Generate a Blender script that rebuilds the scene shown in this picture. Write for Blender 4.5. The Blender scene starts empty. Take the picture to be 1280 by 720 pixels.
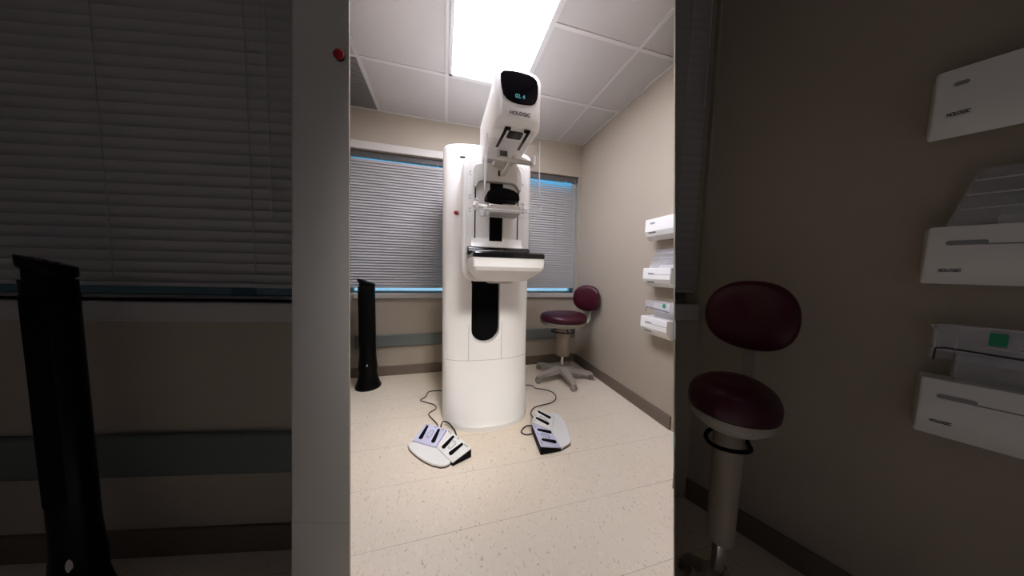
import bpy, bmesh, math, random
from mathutils import Vector, Matrix
random.seed(7)
PI = math.pi
scene = bpy.context.scene
COL = scene.collection

# ------------------------------------------------------------------ helpers
def lin(c):
    c /= 255.0
    return c / 12.92 if c <= .04045 else ((c + .055) / 1.055) ** 2.4
def rgb(r, g, b): return (lin(r), lin(g), lin(b), 1)

def tag(o, label=None, cat=None, group=None, kind=None):
    if label: o['label'] = label
    if cat: o['category'] = cat
    if group: o['group'] = group
    if kind: o['kind'] = kind
    return o

class MB:
    def __init__(s, mat=None): s.bm = bmesh.new(); s.M = mat or Matrix.Identity(4)
    def v(s, p): return s.bm.verts.new(s.M @ Vector(p))
    def face(s, vs):
        try: return s.bm.faces.new(vs)
        except ValueError: return None
    def box(s, x0, x1, y0, y1, z0, z1):
        a = [s.v((x, y, z)) for z in (z0, z1) for y in (y0, y1) for x in (x0, x1)]
        for q in ((0,2,3,1),(4,5,7,6),(0,1,5,4),(2,6,7,3),(0,4,6,2),(1,3,7,5)): s.face([a[i] for i in q])
        return s
    def hexa(s, b, t):
        """8 corners: bottom four, top four, in order"""
        vb = [s.v(p) for p in b]; vt = [s.v(p) for p in t]
        n = len(vb)
        s.face(vb[::-1]); s.face(vt)
        for i in range(n): s.face([vb[i], vb[(i+1)%n], vt[(i+1)%n], vt[i]])
        return s
    def loft(s, rings, cap=True, closed=True):
        R = [[s.v(p) for p in r] for r in rings]
        n = len(R[0])
        for a, b in zip(R, R[1:]):
            for i in range(n if closed else n-1):
                j = (i+1) % n
                s.face([a[i], a[j], b[j], b[i]])
        if cap: s.face(R[0][::-1]); s.face(R[-1])
        return s
    def prism(s, pts, a0, a1, axis='z'):
        def mk(p, a):
            return {'z': (p[0], p[1], a), 'y': (p[0], a, p[1]), 'x': (a, p[0], p[1])}[axis]
        return s.loft([[mk(p, a0) for p in pts], [mk(p, a1) for p in pts]])
    def tube(s, path, r, n=10, closed=False):
        P = [Vector(p) for p in path]; rings = []
        m = len(P); up = Vector((.13, .29, .95)).normalized(); prev = None
        for i, p in enumerate(P):
            if closed: t = P[(i+1) % m] - P[i-1]
            else: t = P[min(i+1, m-1)] - P[max(i-1, 0)]
            t.normalize()
            if prev is None: a = t.cross(up)
            else: a = prev - t * prev.dot(t)
            if a.length < 1e-6: a = t.orthogonal()
            a.normalize(); prev = a; b = t.cross(a)
            rr = r[i] if isinstance(r, (list, tuple)) else r
            rings.append([p + (a*math.cos(2*PI*k/n) + b*math.sin(2*PI*k/n))*rr for k in range(n)])
        if closed: rings.append(rings[0]); return s.loft(rings, cap=False)
        return s.loft(rings)
    def lathe(s, prof, c=(0,0,0), n=28, sx=1, sy=1):
        return s.loft([[(c[0]+r*sx*math.cos(2*PI*k/n), c[1]+r*sy*math.sin(2*PI*k/n), c[2]+z) for k in range(n)] for r, z in prof])
    def cut(s, co, no):
        """trim everything on the side the normal points to, and close the cut"""
        r = bmesh.ops.bisect_plane(s.bm, geom=s.bm.verts[:]+s.bm.edges[:]+s.bm.faces[:], dist=1e-6, plane_co=co, plane_no=no, clear_outer=True)
        ed = [g for g in r['geom_cut'] if isinstance(g, bmesh.types.BMEdge)]
        if ed: bmesh.ops.holes_fill(s.bm, edges=ed)
        return s
    def build(s, name, mat, parent=None, bevel=0, seg=2, smooth=False, weld=True, angle=40):
        if weld: bmesh.ops.remove_doubles(s.bm, verts=s.bm.verts, dist=1e-6)
        bmesh.ops.recalc_face_normals(s.bm, faces=s.bm.faces)
        me = bpy.data.meshes.new(name); s.bm.to_mesh(me); s.bm.free()
        o = bpy.data.objects.new(name, me); COL.objects.link(o)
        if mat: me.materials.append(mat)
        if smooth or bevel:
            for p in me.polygons: p.use_smooth = True
        if bevel:
            b = o.modifiers.new('bevel', 'BEVEL'); b.width = bevel; b.segments = seg; b.limit_method = 'ANGLE'; b.angle_limit = math.radians(angle)
            b.harden_normals = True
        elif smooth: me.set_sharp_from_angle(angle=math.radians(angle))
        if parent: put(o, parent)
        return o

def put(o, parent):
    o.parent = parent
    root = parent
    if root.type == 'EMPTY':
        o.matrix_parent_inverse = (Matrix.Translation(root.location) @ root.rotation_euler.to_matrix().to_4x4()).inverted()
    elif root.parent:        # sub-part: the part's own transform is identity, world = its thing's
        o.matrix_parent_inverse = Matrix.Identity(4)
    return o

def thing(name, label, cat, loc=(0,0,0), group=None):
    o = bpy.data.objects.new(name, None); COL.objects.link(o)
    o.location = loc; o.empty_display_size = .1
    return tag(o, label, cat, group)

def struct(o): o['kind'] = 'structure'; return o

def smooth_path(pts, n=6):
    P = [Vector(p) for p in pts]; out = []
    for i in range(len(P)-1):
        p0 = P[max(i-1,0)]; p1 = P[i]; p2 = P[i+1]; p3 = P[min(i+2, len(P)-1)]
        for k in range(n):
            t = k/n
            out.append(.5*((2*p1)+(p2-p0)*t+(2*p0-5*p1+4*p2-p3)*t*t+(3*p1-p0-3*p2+p3)*t**3))
    out.append(P[-1]); return out

def rrect(x0, x1, z0, z1, r, n=6):
    """rounded rectangle outline; r = one radius or (bl, br, tr, tl)"""
    if not isinstance(r, (tuple, list)): r = (r,)*4
    out = []
    for (cx, cz, a0, rr) in ((x0+r[0], z0+r[0], PI, r[0]), (x1-r[1], z0+r[1], 1.5*PI, r[1]), (x1-r[2], z1-r[2], 0, r[2]), (x0+r[3], z1-r[3], .5*PI, r[3])):
        for k in range(n+1):
            a = a0 + .5*PI*k/n
            out.append((cx+rr*math.cos(a), cz+rr*math.sin(a)))
    return out

def text(body, size, M, mat, name, parent, depth=.0006, label=None, squash=1.0):
    """solid lettering, centred on M's origin, reading along M's x"""
    cu = bpy.data.curves.new(name, 'FONT'); cu.body = body; cu.size = size
    cu.align_x = 'CENTER'; cu.align_y = 'CENTER'; cu.extrude = depth; cu.offset = size*.03; cu.resolution_u = 3
    t = bpy.data.objects.new('tmp', cu); COL.objects.link(t)
    dg = bpy.context.evaluated_depsgraph_get(); dg.update()
    me = bpy.data.meshes.new_from_object(t.evaluated_get(dg))
    bpy.data.objects.remove(t); bpy.data.curves.remove(cu)
    me.transform(M @ Matrix.Diagonal((squash, 1, 1, 1))); me.name = name
    me.materials.clear(); me.materials.append(mat)
    o = bpy.data.objects.new(name, me); COL.objects.link(o)
    put(o, parent)
    if label: o['label'] = label
    return o

def frame(o, x, z):
    """matrix with origin o, first axis x, third axis z (facing)"""
    x = Vector(x).normalized(); z = Vector(z).normalized(); y = z.cross(x)
    M = Matrix.Identity(4)
    for i in range(3): M[i][0] = x[i]; M[i][1] = y[i]; M[i][2] = z[i]; M[i][3] = o[i]
    return M

# ------------------------------------------------------------------ materials
def mat(name, col, rough=.5, metal=0, spec=.5, var=0, scale=8, bump=0, bscale=120, coat=0):
    m = bpy.data.materials.new(name); m.use_nodes = True
    nt = m.node_tree; b = nt.nodes['Principled BSDF']
    b.inputs['Base Color'].default_value = col; b.inputs['Roughness'].default_value = rough
    b.inputs['Metallic'].default_value = metal; b.inputs['Specular IOR Level'].default_value = spec
    b.inputs['Coat Weight'].default_value = coat
    tc = nt.nodes.new('ShaderNodeTexCoord')
    if var:
        n = nt.nodes.new('ShaderNodeTexNoise'); n.inputs['Scale'].default_value = scale; n.inputs['Detail'].default_value = 3
        nt.links.new(tc.outputs['Object'], n.inputs['Vector'])
        mx = nt.nodes.new('ShaderNodeMix'); mx.data_type = 'RGBA'
        mx.inputs['A'].default_value = [c*(1-var) for c in col[:3]]+[1]
        mx.inputs['B'].default_value = [min(1, c*(1+var)) for c in col[:3]]+[1]
        nt.links.new(n.outputs['Fac'], mx.inputs['Factor']); nt.links.new(mx.outputs['Result'], b.inputs['Base Color'])
    if bump:
        n2 = nt.nodes.new('ShaderNodeTexNoise'); n2.inputs['Scale'].default_value = bscale; n2.inputs['Detail'].default_value = 2
        nt.links.new(tc.outputs['Object'], n2.inputs['Vector'])
        bp = nt.nodes.new('ShaderNodeBump'); bp.inputs['Strength'].default_value = bump; bp.inputs['Distance'].default_value = .002
        nt.links.new(n2.outputs['Fac'], bp.inputs['Height']); nt.links.new(bp.outputs['Normal'], b.inputs['Normal'])
    return m

def clear_mat(name, tint=(.99,.99,.995,1), gloss=.025, edge=.35, body=(.9,.9,.95,1), haze=.03):
    """clear plastic sheet: transparent, with a slight surface reflection and a little milky haze"""
    m = bpy.data.materials.new(name); m.use_nodes = True; nt = m.node_tree; N = nt.nodes; L = nt.links
    for n in list(N): N.remove(n)
    out = N.new('ShaderNodeOutputMaterial')
    tr = N.new('ShaderNodeBsdfTransparent'); tr.inputs['Color'].default_value = tint
    gl = N.new('ShaderNodeBsdfGlossy'); gl.inputs['Roughness'].default_value = .06; gl.inputs['Color'].default_value = (1,1,1,1)
    df = N.new('ShaderNodeBsdfDiffuse'); df.inputs['Color'].default_value = body
    m1 = N.new('ShaderNodeMixShader'); m1.inputs[0].default_value = gloss; L.new(tr.outputs[0], m1.inputs[1]); L.new(gl.outputs[0], m1.inputs[2])
    m2 = N.new('ShaderNodeMixShader'); m2.inputs[0].default_value = haze
    L.new(m1.outputs[0], m2.inputs[1]); L.new(df.outputs[0], m2.inputs[2]); L.new(m2.outputs[0], out.inputs[0])
    return m

def emit_mat(name, col, strength):
    m = bpy.data.materials.new(name); m.use_nodes = True; nt = m.node_tree; N = nt.nodes
    b = N['Principled BSDF']; b.inputs['Base Color'].default_value = (.02,.02,.02,1)
    b.inputs['Emission Color'].default_value = col; b.inputs['Emission Strength'].default_value = strength
    return m

M = {}
M['wall'] = mat('beige_paint', rgb(175,163,147), .7, var=.02, scale=3, bump=.15, bscale=300)
M['wall_pale'] = mat('bounce_grey_paint', rgb(170,173,180), .7, var=.02, scale=3)  # for the unseen outer walls, picked to cool their bounced light
M['white'] = mat('white_enamel', rgb(243,241,239), .42, var=.012, scale=5)
M['white_gloss'] = mat('white_plastic', rgb(243,241,238), .3, var=.01, scale=6)
M['cover'] = mat('grey_white_plastic', rgb(208,204,198), .4, var=.015)
M['black'] = mat('black_plastic', rgb(8,8,9), .55, spec=.08, var=.1)
M['black_gloss'] = mat('black_gloss', rgb(7,7,8), .16, var=.1, coat=.2)
M['fan_black'] = mat('fan_black', rgb(6,6,7), .3, spec=.14, var=.1)
M['rubber'] = mat('grey_rubber', rgb(92,84,76), .7, var=.05)
M['headrail'] = mat('shaded_headrail', rgb(84,81,80), .6, var=.03)  # slat grey darkened to stand in for shade under the window head
M['dark'] = mat('dark_recess', rgb(6,5,7), .8, spec=.1, var=.1)
M['ink'] = mat('dark_print', rgb(22,20,22), .6, var=.05)
M['grey_ink'] = mat('grey_print', rgb(150,148,152), .6, var=.05)
M['red'] = mat('red_button', rgb(170,34,44), .4, var=.05)
M['slat'] = mat('blind_slats', rgb(182,177,175), .45, var=.03, scale=2)
M['cord'] = mat('blind_cord', rgb(205,202,200), .7, var=.05)
M['sill'] = mat('sill_paint', rgb(186,181,176), .5, var=.03)
M['trim_grey'] = mat('window_trim', rgb(205,200,194), .5, var=.02)
M['bump_rail'] = mat('bumper_rail', rgb(108,114,110), .5, var=.03)
M['base'] = mat('vinyl_baseboard', rgb(112,98,86), .5, var=.05)
M['ceil_tbar'] = mat('ceiling_tbar', rgb(198,195,192), .5, var=.02)
M['vent'] = mat('grey_grille', rgb(116,112,110), .7, var=.04)
M['burgundy'] = mat('burgundy_vinyl', rgb(64,8,30), .36, spec=.35, var=.08, scale=14, bump=.1, bscale=90)
M['stool_grey'] = mat('grey_plastic', rgb(166,157,146), .5, var=.03)
M['sleeve'] = mat('beige_sleeve', rgb(150,139,125), .5, var=.03)
M['caster'] = mat('caster_grey', rgb(150,144,136), .45, var=.05)
M['chrome'] = mat('chrome', rgb(210,210,212), .12, metal=1, var=.03)
M['lavender'] = mat('lavender_print', rgb(212,211,238), .4, var=.02)
M['cable'] = mat('black_cable', rgb(22,20,20), .5, var=.1)
M['green'] = mat('green_sticker', rgb(28,150,104), .5, var=.05)
M['mark'] = mat('silver_fleck', rgb(190,190,192), .3, metal=.6, var=.04)
M['clear'] = clear_mat('clear_acrylic')
M['clear_thick'] = clear_mat('clear_polycarbonate', tint=(.975,.975,.985,1), gloss=.04, haze=.22)
M['edge'] = mat('acrylic_edge_glint', rgb(226,226,232), .25, var=.02)  # pale colour stands in for light caught along clear edges
M['pane'] = clear_mat('window_glass', tint=(.92,.97,1,1), gloss=.1, haze=.0)
M['pane_dim'] = clear_mat('dimmed_window_glass', tint=(.085,.088,.085,1), gloss=.1, haze=.0)  # glass darkened to stand in for the dimness of the side bays
M['display'] = mat('display_glass', rgb(5,4,6), .12, spec=.08, var=.05)
M['digits'] = emit_mat('cyan_digits', rgb(60,190,200), .4)

def floor_mat():
    m = mat('vinyl_tile_floor', rgb(206,191,170), .38); nt = m.node_tree; N = nt.nodes; L = nt.links
    b = N['Principled BSDF']; tc = N.new('ShaderNodeTexCoord')
    big = N.new('ShaderNodeTexNoise'); big.inputs['Scale'].default_value = 2.2; big.inputs['Detail'].default_value = 4
    L.new(tc.outputs['Object'], big.inputs['Vector'])
    base = N.new('ShaderNodeMix'); base.data_type = 'RGBA'
    base.inputs['A'].default_value = rgb(234,219,198); base.inputs['B'].default_value = rgb(245,232,213)
    L.new(big.outputs['Fac'], base.inputs['Factor'])
    last = base.outputs['Result']
    # chips pressed into the tile: dark, light and brown flecks
    for sc, thr, col, off, rot in ((62, .12, (176,156,132), 0, .5), (48, .15, (246,238,226), 3.3, .9), (26, .045, (138,112,86), 7.1, .2), (95, .12, (190,172,150), 5.2, 1.4)):
        mp = N.new('ShaderNodeMapping'); mp.inputs['Location'].default_value = (off, off*.7, 0); mp.inputs['Scale'].default_value = (1, .55, 1); mp.inputs['Rotation'].default_value = (0, 0, rot)
        L.new(tc.outputs['Object'], mp.inputs['Vector'])
        wob = N.new('ShaderNodeTexNoise'); wob.inputs['Scale'].default_value = 30
        L.new(mp.outputs[0], wob.inputs['Vector'])
        add = N.new('ShaderNodeMix'); add.data_type = 'RGBA'; add.inputs['Factor'].default_value = .05
        L.new(mp.outputs[0], add.inputs['A']); L.new(wob.outputs['Color'], add.inputs['B'])
        vo = N.new('ShaderNodeTexVoronoi'); vo.inputs['Scale'].default_value = sc; vo.inputs['Randomness'].default_value = 1
        L.new(add.outputs['Result'], vo.inputs['Vector'])
        rm = N.new('ShaderNodeMapRange'); rm.inputs['From Min'].default_value = thr; rm.inputs['From Max'].default_value = thr*1.7
        rm.inputs['To Min'].default_value = .55; rm.inputs['To Max'].default_value = 0
        L.new(vo.outputs['Distance'], rm.inputs['Value'])
        mx = N.new('ShaderNodeMix'); mx.data_type = 'RGBA'; mx.inputs['B'].default_value = rgb(*col)
        L.new(rm.outputs[0], mx.inputs['Factor']); L.new(last, mx.inputs['A']); last = mx.outputs['Result']
    # tile joints every 305 mm along y (worn closed the other way)
    sep = N.new('ShaderNodeSeparateXYZ'); L.new(tc.outputs['Object'], sep.inputs[0])
    for axis, off, wid, amt in (('Y', 1.012-.305*8, .0020, .55), ('X', .10-.305*12, .0014, .08)):
        su = N.new('ShaderNodeMath'); su.operation = 'SUBTRACT'; su.inputs[1].default_value = off; L.new(sep.outputs[axis], su.inputs[0])
        dv = N.new('ShaderNodeMath'); dv.operation = 'MODULO'; dv.inputs[1].default_value = .305; L.new(su.outputs[0], dv.inputs[0])
        lt = N.new('ShaderNodeMath'); lt.operation = 'LESS_THAN'; lt.inputs[1].default_value = wid; L.new(dv.outputs[0], lt.inputs[0])
        # joints fade in and out
        nz = N.new('ShaderNodeTexNoise'); nz.inputs['Scale'].default_value = 1.6; L.new(tc.outputs['Object'], nz.inputs['Vector'])
        mu = N.new('ShaderNodeMath'); mu.operation = 'MULTIPLY'; L.new(lt.outputs[0], mu.inputs[0]); L.new(nz.outputs['Fac'], mu.inputs[1])
        m2 = N.new('ShaderNodeMath'); m2.operation = 'MULTIPLY'; m2.inputs[1].default_value = amt*1.8; L.new(mu.outputs[0], m2.inputs[0])
        mx = N.new('ShaderNodeMix'); mx.data_type = 'RGBA'; mx.inputs['B'].default_value = rgb(112,94,76)
        L.new(m2.outputs[0], mx.inputs['Factor']); L.new(last, mx.inputs['A']); last = mx.outputs['Result']
    L.new(last, b.inputs['Base Color'])
    return m
M['floor'] = floor_mat()
M['ceil'] = mat('ceiling_tile', rgb(181,177,173), .85, var=.02, scale=2.5, bump=.25, bscale=220)

def diffuser_mat():
    m = bpy.data.materials.new('lamp_diffuser'); m.use_nodes = True; nt = m.node_tree; N = nt.nodes; L = nt.links
    b = N['Principled BSDF']; b.inputs['Base Color'].default_value = rgb(235,235,240)
    tc = N.new('ShaderNodeTexCoord'); sp = N.new('ShaderNodeSeparateXYZ'); L.new(tc.outputs['Object'], sp.inputs[0])
    # three tubes run along y behind the prismatic sheet
    w = N.new('ShaderNodeMath'); w.operation = 'MULTIPLY'; w.inputs[1].default_value = 2*PI/.19; L.new(sp.outputs['X'], w.inputs[0])
    s = N.new('ShaderNodeMath'); s.operation = 'SINE'; L.new(w.outputs[0], s.inputs[0])
    r = N.new('ShaderNodeMapRange'); r.inputs['From Min'].default_value = -1; r.inputs['To Min'].default_value = LAMP*.72; r.inputs['To Max'].default_value = LAMP*1.25
    L.new(s.outputs[0], r.inputs['Value'])
    b.inputs['Emission Color'].default_value = (.87, .88, 1.0, 1); L.new(r.outputs[0], b.inputs['Emission Strength'])
    return m
LAMP = 25.0; SPOT = 270
M['lamp'] = diffuser_mat()

# ------------------------------------------------------------------ the room
H = 2.565; CAMZ = 1.105
# planes of the two added dividing walls (both pass close to where the photographer stands)
NR = Vector((.67514, -.73534, .05882)); NL = Vector((.95382, .29977, -.01887))
CP = Vector((0, 0, CAMZ))
def on_plane(N, d, z, side=0):
    """point at plan distance d along a dividing wall, height z, moved sideways by `side`"""
    h = Vector((N.x, N.y)); off = -N.z*(z-CAMZ)/h.length_squared
    t = Vector((-N.y, N.x)).normalized()
    if t.y < 0: t = -t
    p = h*off + t*d + h.normalized()*side
    return Vector((p.x, p.y, z))

b = MB(); b.box(-2.4, 2.3, -1.7, 2.9, -.06, 0); struct(b.build('floor', M['floor']))
b = MB(); b.box(-2.4, 2.3, -1.7, 2.9, H, H+.08); struct(b.build('ceiling', M['ceil']))

def wall_open(bm, s0, s1, z1, d0, d1, opens):
    """wall from s0 to s1 with rectangular openings (a, b, za, zb)"""
    cur = s0
    for a, c, za, zb in sorted(opens):
        if a > cur: bm.box(cur, a, d0, d1, 0, z1)
        bm.box(a, c, d0, d1, 0, za); bm.box(a, c, d0, d1, zb, z1); cur = c
    if cur < s1: bm.box(cur, s1, d0, d1, 0, z1)
W1 = (-.90, .33, .845, 2.20); W2 = (.42, 1.527, .845, 2.20)
b = MB(); wall_open(b, -.95, 1.66, H, 2.75, 2.90, [W1, W2]); struct(b.build('wall_back', M['wall'], weld=False))
b = MB(); b.hexa([(1.55,1.30,0),(1.66,1.30,0),(1.66,2.90,0),(1.55,2.90,0)], [(1.55,1.45,H),(1.66,1.45,H),(1.66,2.90,H),(1.55,2.90,H)]); struct(b.build('wall_right', M['wall']))

# ceiling grid
b = MB()
xs = [.015+.605*k for k in range(-1, 3)]; ys = [2.10-.6*k for k in range(0, 5)]
for x in xs: b.box(x-.012, x+.012, -1.0, 2.75, H-.006, H+.001)
for y in ys: b.box(-1.2, 1.60, y-.012, y+.012, H-.0065, H+.001)
b.box(-.95, 1.55, 2.728, 2.751, H-.007, H+.001); b.box(1.528, 1.551, 1.50, 2.75, H-.0072, H+.001)
struct(b.build('trim_1', M['ceil_tbar'], weld=False))

# baseboards, bumper rail, sills
b = MB(); b.box(-.88, 1.545, 2.738, 2.752, 0, .10); struct(b.build('baseboard_back', M['base'], bevel=.004))
b = MB(); b.box(1.538, 1.552, 1.36, 2.735, 0, .10); struct(b.build('baseboard_right', M['base'], bevel=.004))
b = MB(); b.box(-.84, 1.54, 2.722, 2.752, .30, .425); struct(b.build('trim_2', M['bump_rail'], bevel=.012, seg=3))

CUT = [None]
def trim(b):
    if CUT[0]: b.cut(*CUT[0])
    return b
def window(idx, w, F, mp, mpane, hdr=False, sill_out=.028, sill_h=.055, ext=(0, 0)):
    """F maps (along, depth, height): depth 0 = wall face, positive = into the wall"""
    s0, s1, z0, z1 = w
    b = MB(F)
    t = .03
    b.box(s0, s0+t, .085, .135, z0, z1); b.box(s1-t, s1, .085, .135, z0, z1); b.box(s0, s1, .085, .135, z0, z0+.012); b.box(s0, s1, .085, .135, z1-t, z1); trim(b)
    fr = struct(b.build('window_%d' % idx, mp, weld=False))
    b = MB(F); b.box(s0+t, s1-t, .105, .111, z0+.012, z1-t); trim(b); put_plain(b.build('pane', mpane), fr)
    b = MB(F); b.box(s0-ext[0], s1+ext[1], -sill_out, .08, z0-sill_h, z0); trim(b); put_plain(b.build('window_sill', M['sill'], bevel=.006), fr)
    if hdr:
        b = MB(F); b.box(s0, s1, -.016, .004, z1, z1+.07); put_plain(b.build('header_trim', M['trim_grey'], bevel=.004), fr)
    return fr
def put_plain(o, p): o.parent = p; return o

FB = Matrix.Translation((0, 2.75, 0))
window(1, W1, FB, M['trim_grey'], M['pane'], hdr=True, ext=(-.06, .09))
window(2, W2, FB, M['trim_grey'], M['pane'], ext=(0, .0))

def blind(label, F, s0, s1, ztop, zbot, pitch, width, group, ladders, cord_s=None, wand_s=None, open_top=0, gap=.025, loc=(0,0,0), closed=68):
    t = thing('window_blind', label, 'blind', loc, 'grey window blinds')
    b = MB(F); b.box(s0, s1, .030, .075, ztop-.055, ztop-.001); trim(b); b.build('headrail', M['headrail'], t, bevel=.004)
    b = MB(F); z = ztop-.055-gap; k = 0; th = .0007
    while z > zbot+.02:
        tilt = math.radians(closed)
        if k < open_top: tilt = math.radians((30, 42, 52, 60, 65, 66)[k])
        c, sn = math.cos(tilt), math.sin(tilt); wob = random.uniform(-.0007, .0007)
        pts = []
        for q in (-.5, -.17, .17, .5):
            pts.append((q*width, .0034*(1-4*q*q)))
        sec = [(a, e+th) for a, e in pts] + [(a, e-th) for a, e in pts[::-1]]
        # slat cross-section: room edge low
        rings = []
        for s in (s0+.004, s1-.004):
            rings.append([(s, .034 + a*c + e*sn, z + wob + a*sn - e*c) for a, e in sec])
        b.loft(rings); z -= pitch; k += 1
    trim(b); b.build('slats', M['slat'], t, smooth=True, angle=50)
    b = MB(F); b.box(s0+.002, s1-.002, .022, .046, z-.002+pitch*.3, z+.014+pitch*.3); trim(b); b.build('bottom_rail', M['slat'], t, bevel=.003)
    for s in ladders:
        b = MB(F); b.tube([(s, .018, ztop-.05), (s, .018, z+.01)], .0012, 6); b.build('ladder_cord', M['slat'], t)
    if cord_s:
        b = MB(F)
        zz = ztop-.07
        b.tube([(cord_s, .008, ztop-.05), (cord_s, .008, zbot+.25)], .0011, 6)
        while zz > zbot+.26:
            b.lathe([(.0005,-.006),(.003,-.003),(.003,.003),(.0005,.006)], (cord_s, .008, zz), 8); zz -= .03
        b.build('pull_cord', M['cord'], t, weld=False)
    if wand_s:
        b = MB(F); b.tube([(wand_s, .004, ztop-.05), (wand_s, .004, ztop-.55)], .0028, 8); b.lathe([(.003,-.03),(.006,-.025),(.006,0),(.003,.004)], (wand_s, .004, ztop-.55), 8)
        b.build('tilt_wand', M['cord'], t)
    return t
blind('grey slatted window blind behind the slim black tower fan, left of the white machine', FB, -.89, .32, 2.20, .875, .0272, .0345, None, (-.585, -.2, .2), -.065, None, gap=.034, loc=(-.3, 2.78, .845))
blind('grey slatted window blind above the burgundy stool, right of the white machine', FB, .43, 1.517, 2.20, .875, .0272, .0345, None, (.70, 1.25), 1.36, 1.475, open_top=5, gap=.030, loc=(1.0, 2.78, .845))

# ceiling lamp
t = thing('ceiling_light', 'bright white fluorescent ceiling panel above the white machine', 'light', (.32, 1.5, H-.01))
b = MB(); x0, x1, y0, y1 = .03, .615, .905, 2.085
b.box(x0, x0+.022, y0, y1, H-.016, H-.002); b.box(x1-.022, x1, y0, y1, H-.016, H-.002); b.box(x0, x1, y0, y0+.022, H-.016, H-.002); b.box(x0, x1, y1-.022, y1, H-.016, H-.002)
b.build('frame', M['ceil_tbar'], t, weld=False)
b = MB(); b.box(x0+.022, x1-.022, y0+.022, y1-.022, H-.011, H-.004); b.build('diffuser', M['lamp'], t)

# return-air grille
t = thing('ceiling_vent', 'dark grey return air grille set in the white ceiling grid', 'vent', (-.74, 2.42, H-.01))
b = MB(); b.box(-1.18, -.605, 2.12, 2.72, H-.008, H-.001); b.build('panel', M['vent'], t)
b = MB()
for k in range(24): y = 2.135+k*.0245; b.box(-1.17, -.61, y, y+.006, H-.011, H-.0075)
b.build('louvres', M['vent'], t, weld=False)

# ------------------------------------------------------------------ added dividing walls that shade the two side bays
# left divider, added to keep the centre lamp off the bay
b = MB()
d0, d1, th = .98, 2.95, -.03
b.hexa([on_plane(NL,d0,0), on_plane(NL,d0,0,th), on_plane(NL,d1,0,th), on_plane(NL,d1,0)], [on_plane(NL,d0,H), on_plane(NL,d0,H,th), on_plane(NL,d1,H,th), on_plane(NL,d1,H)])
struct(b.build('wall_added_left', M['wall']))
# right divider, added for the same shading
b = MB(); d0, d1, th = .80, 2.16, .006
b.hexa([on_plane(NR,d0,0), on_plane(NR,d0,0,th*.5), on_plane(NR,d1,0,th), on_plane(NR,d1,0)], [on_plane(NR,d0,H), on_plane(NR,d0,H,th*.5), on_plane(NR,d1,H,th), on_plane(NR,d1,H)])
struct(b.build('wall_added_right', M['wall']))

# left bay: wall with a blind window
A = Vector((-.345, 1.06)); B = Vector((-1.402, 1.263)); u = (B-A).normalized(); n = Vector((u.y, -u.x))
if n.y < 0: n = -n
def bayF(o, u, n):
    Mx = Matrix.Identity(4)
    Mx[0][0], Mx[1][0] = u.x, u.y; Mx[0][1], Mx[1][1] = n.x, n.y; Mx[0][3], Mx[1][3] = o.x, o.y
    return Mx
FL = bayF(A, u, n)
WL = (.10, 1.75, .965, 2.42)
b = MB(FL); wall_open(b, -.06, 2.05, H, 0, .12, [WL]); b.cut(CP, NL); struct(b.build('wall_front', M['wall'], weld=False))
window(3, WL, FL, M['trim_grey'], M['pane_dim'], ext=(.05, .1), sill_h=.068)
blind('wide grey slatted blind in the dim left bay behind the nearer black tower fan', FL, .11, 1.74, 2.42, 1.005, .0385, .044, None, (.33, .80, 1.3), .255, None, gap=.012, closed=108, loc=(-1.2, 1.25, .965))
b = MB(FL); b.box(.03, 2.0, -.026, .002, .325, .482); struct(b.build('trim_3', M['bump_rail'], bevel=.012, seg=3))
b = MB(FL); b.box(.03, 2.0, -.012, .002, 0, .106); struct(b.build('baseboard_front', M['base'], bevel=.004))

# right bay: side wall, and a narrow rear wall with a blind window
Ar = Vector((1.164, .913)); ur = Vector((.36, -.933)).normalized(); nr = Vector((.933, .36)).normalized()   # nr points into the wall
FR = bayF(Ar, ur, nr)
b = MB(FR); b.box(-.06, 2.75, 0, .1, 0, H); struct(b.build('wall_side', M['wall']))
b = MB(FR); b.box(.0, 2.6, -.012, .002, 0, .10); struct(b.build('baseboard_side', M['base'], bevel=.004))
ub = Vector((-.985, .172)).normalized(); nb = Vector((.172, .985)).normalized()
FN = bayF(Ar, ub, nb)
WN = (.012, .40, .965, 2.42)
CUT[0] = (CP + NR*.0075, -NR)
b = MB(FN); wall_open(b, -.02, .45, H, 0, .1, [WN]); trim(b); struct(b.build('wall_rear', M['wall'], weld=False))
window(4, WN, FN, M['trim_grey'], M['pane_dim'], ext=(-.002, .0), sill_h=.075, sill_out=.02)
blind('narrow grey slatted blind in the dim right bay above the nearer burgundy stool', FN, .018, .39, 2.42, 1.005, .0385, .044, None, (), .135, .05, gap=.012, closed=108, loc=(1.08, .93, .975))
CUT[0] = None

# outer walls of the space the photographer stands in
b = MB(); b.box(-2.46, -2.34, -1.7, 1.6, 0, H); struct(b.build('wall_outer_left', M['wall_pale']))
b = MB(); b.box(-2.4, 2.3, -1.76, -1.64, 0, H); struct(b.build('wall_outer', M['wall_pale']))

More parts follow.
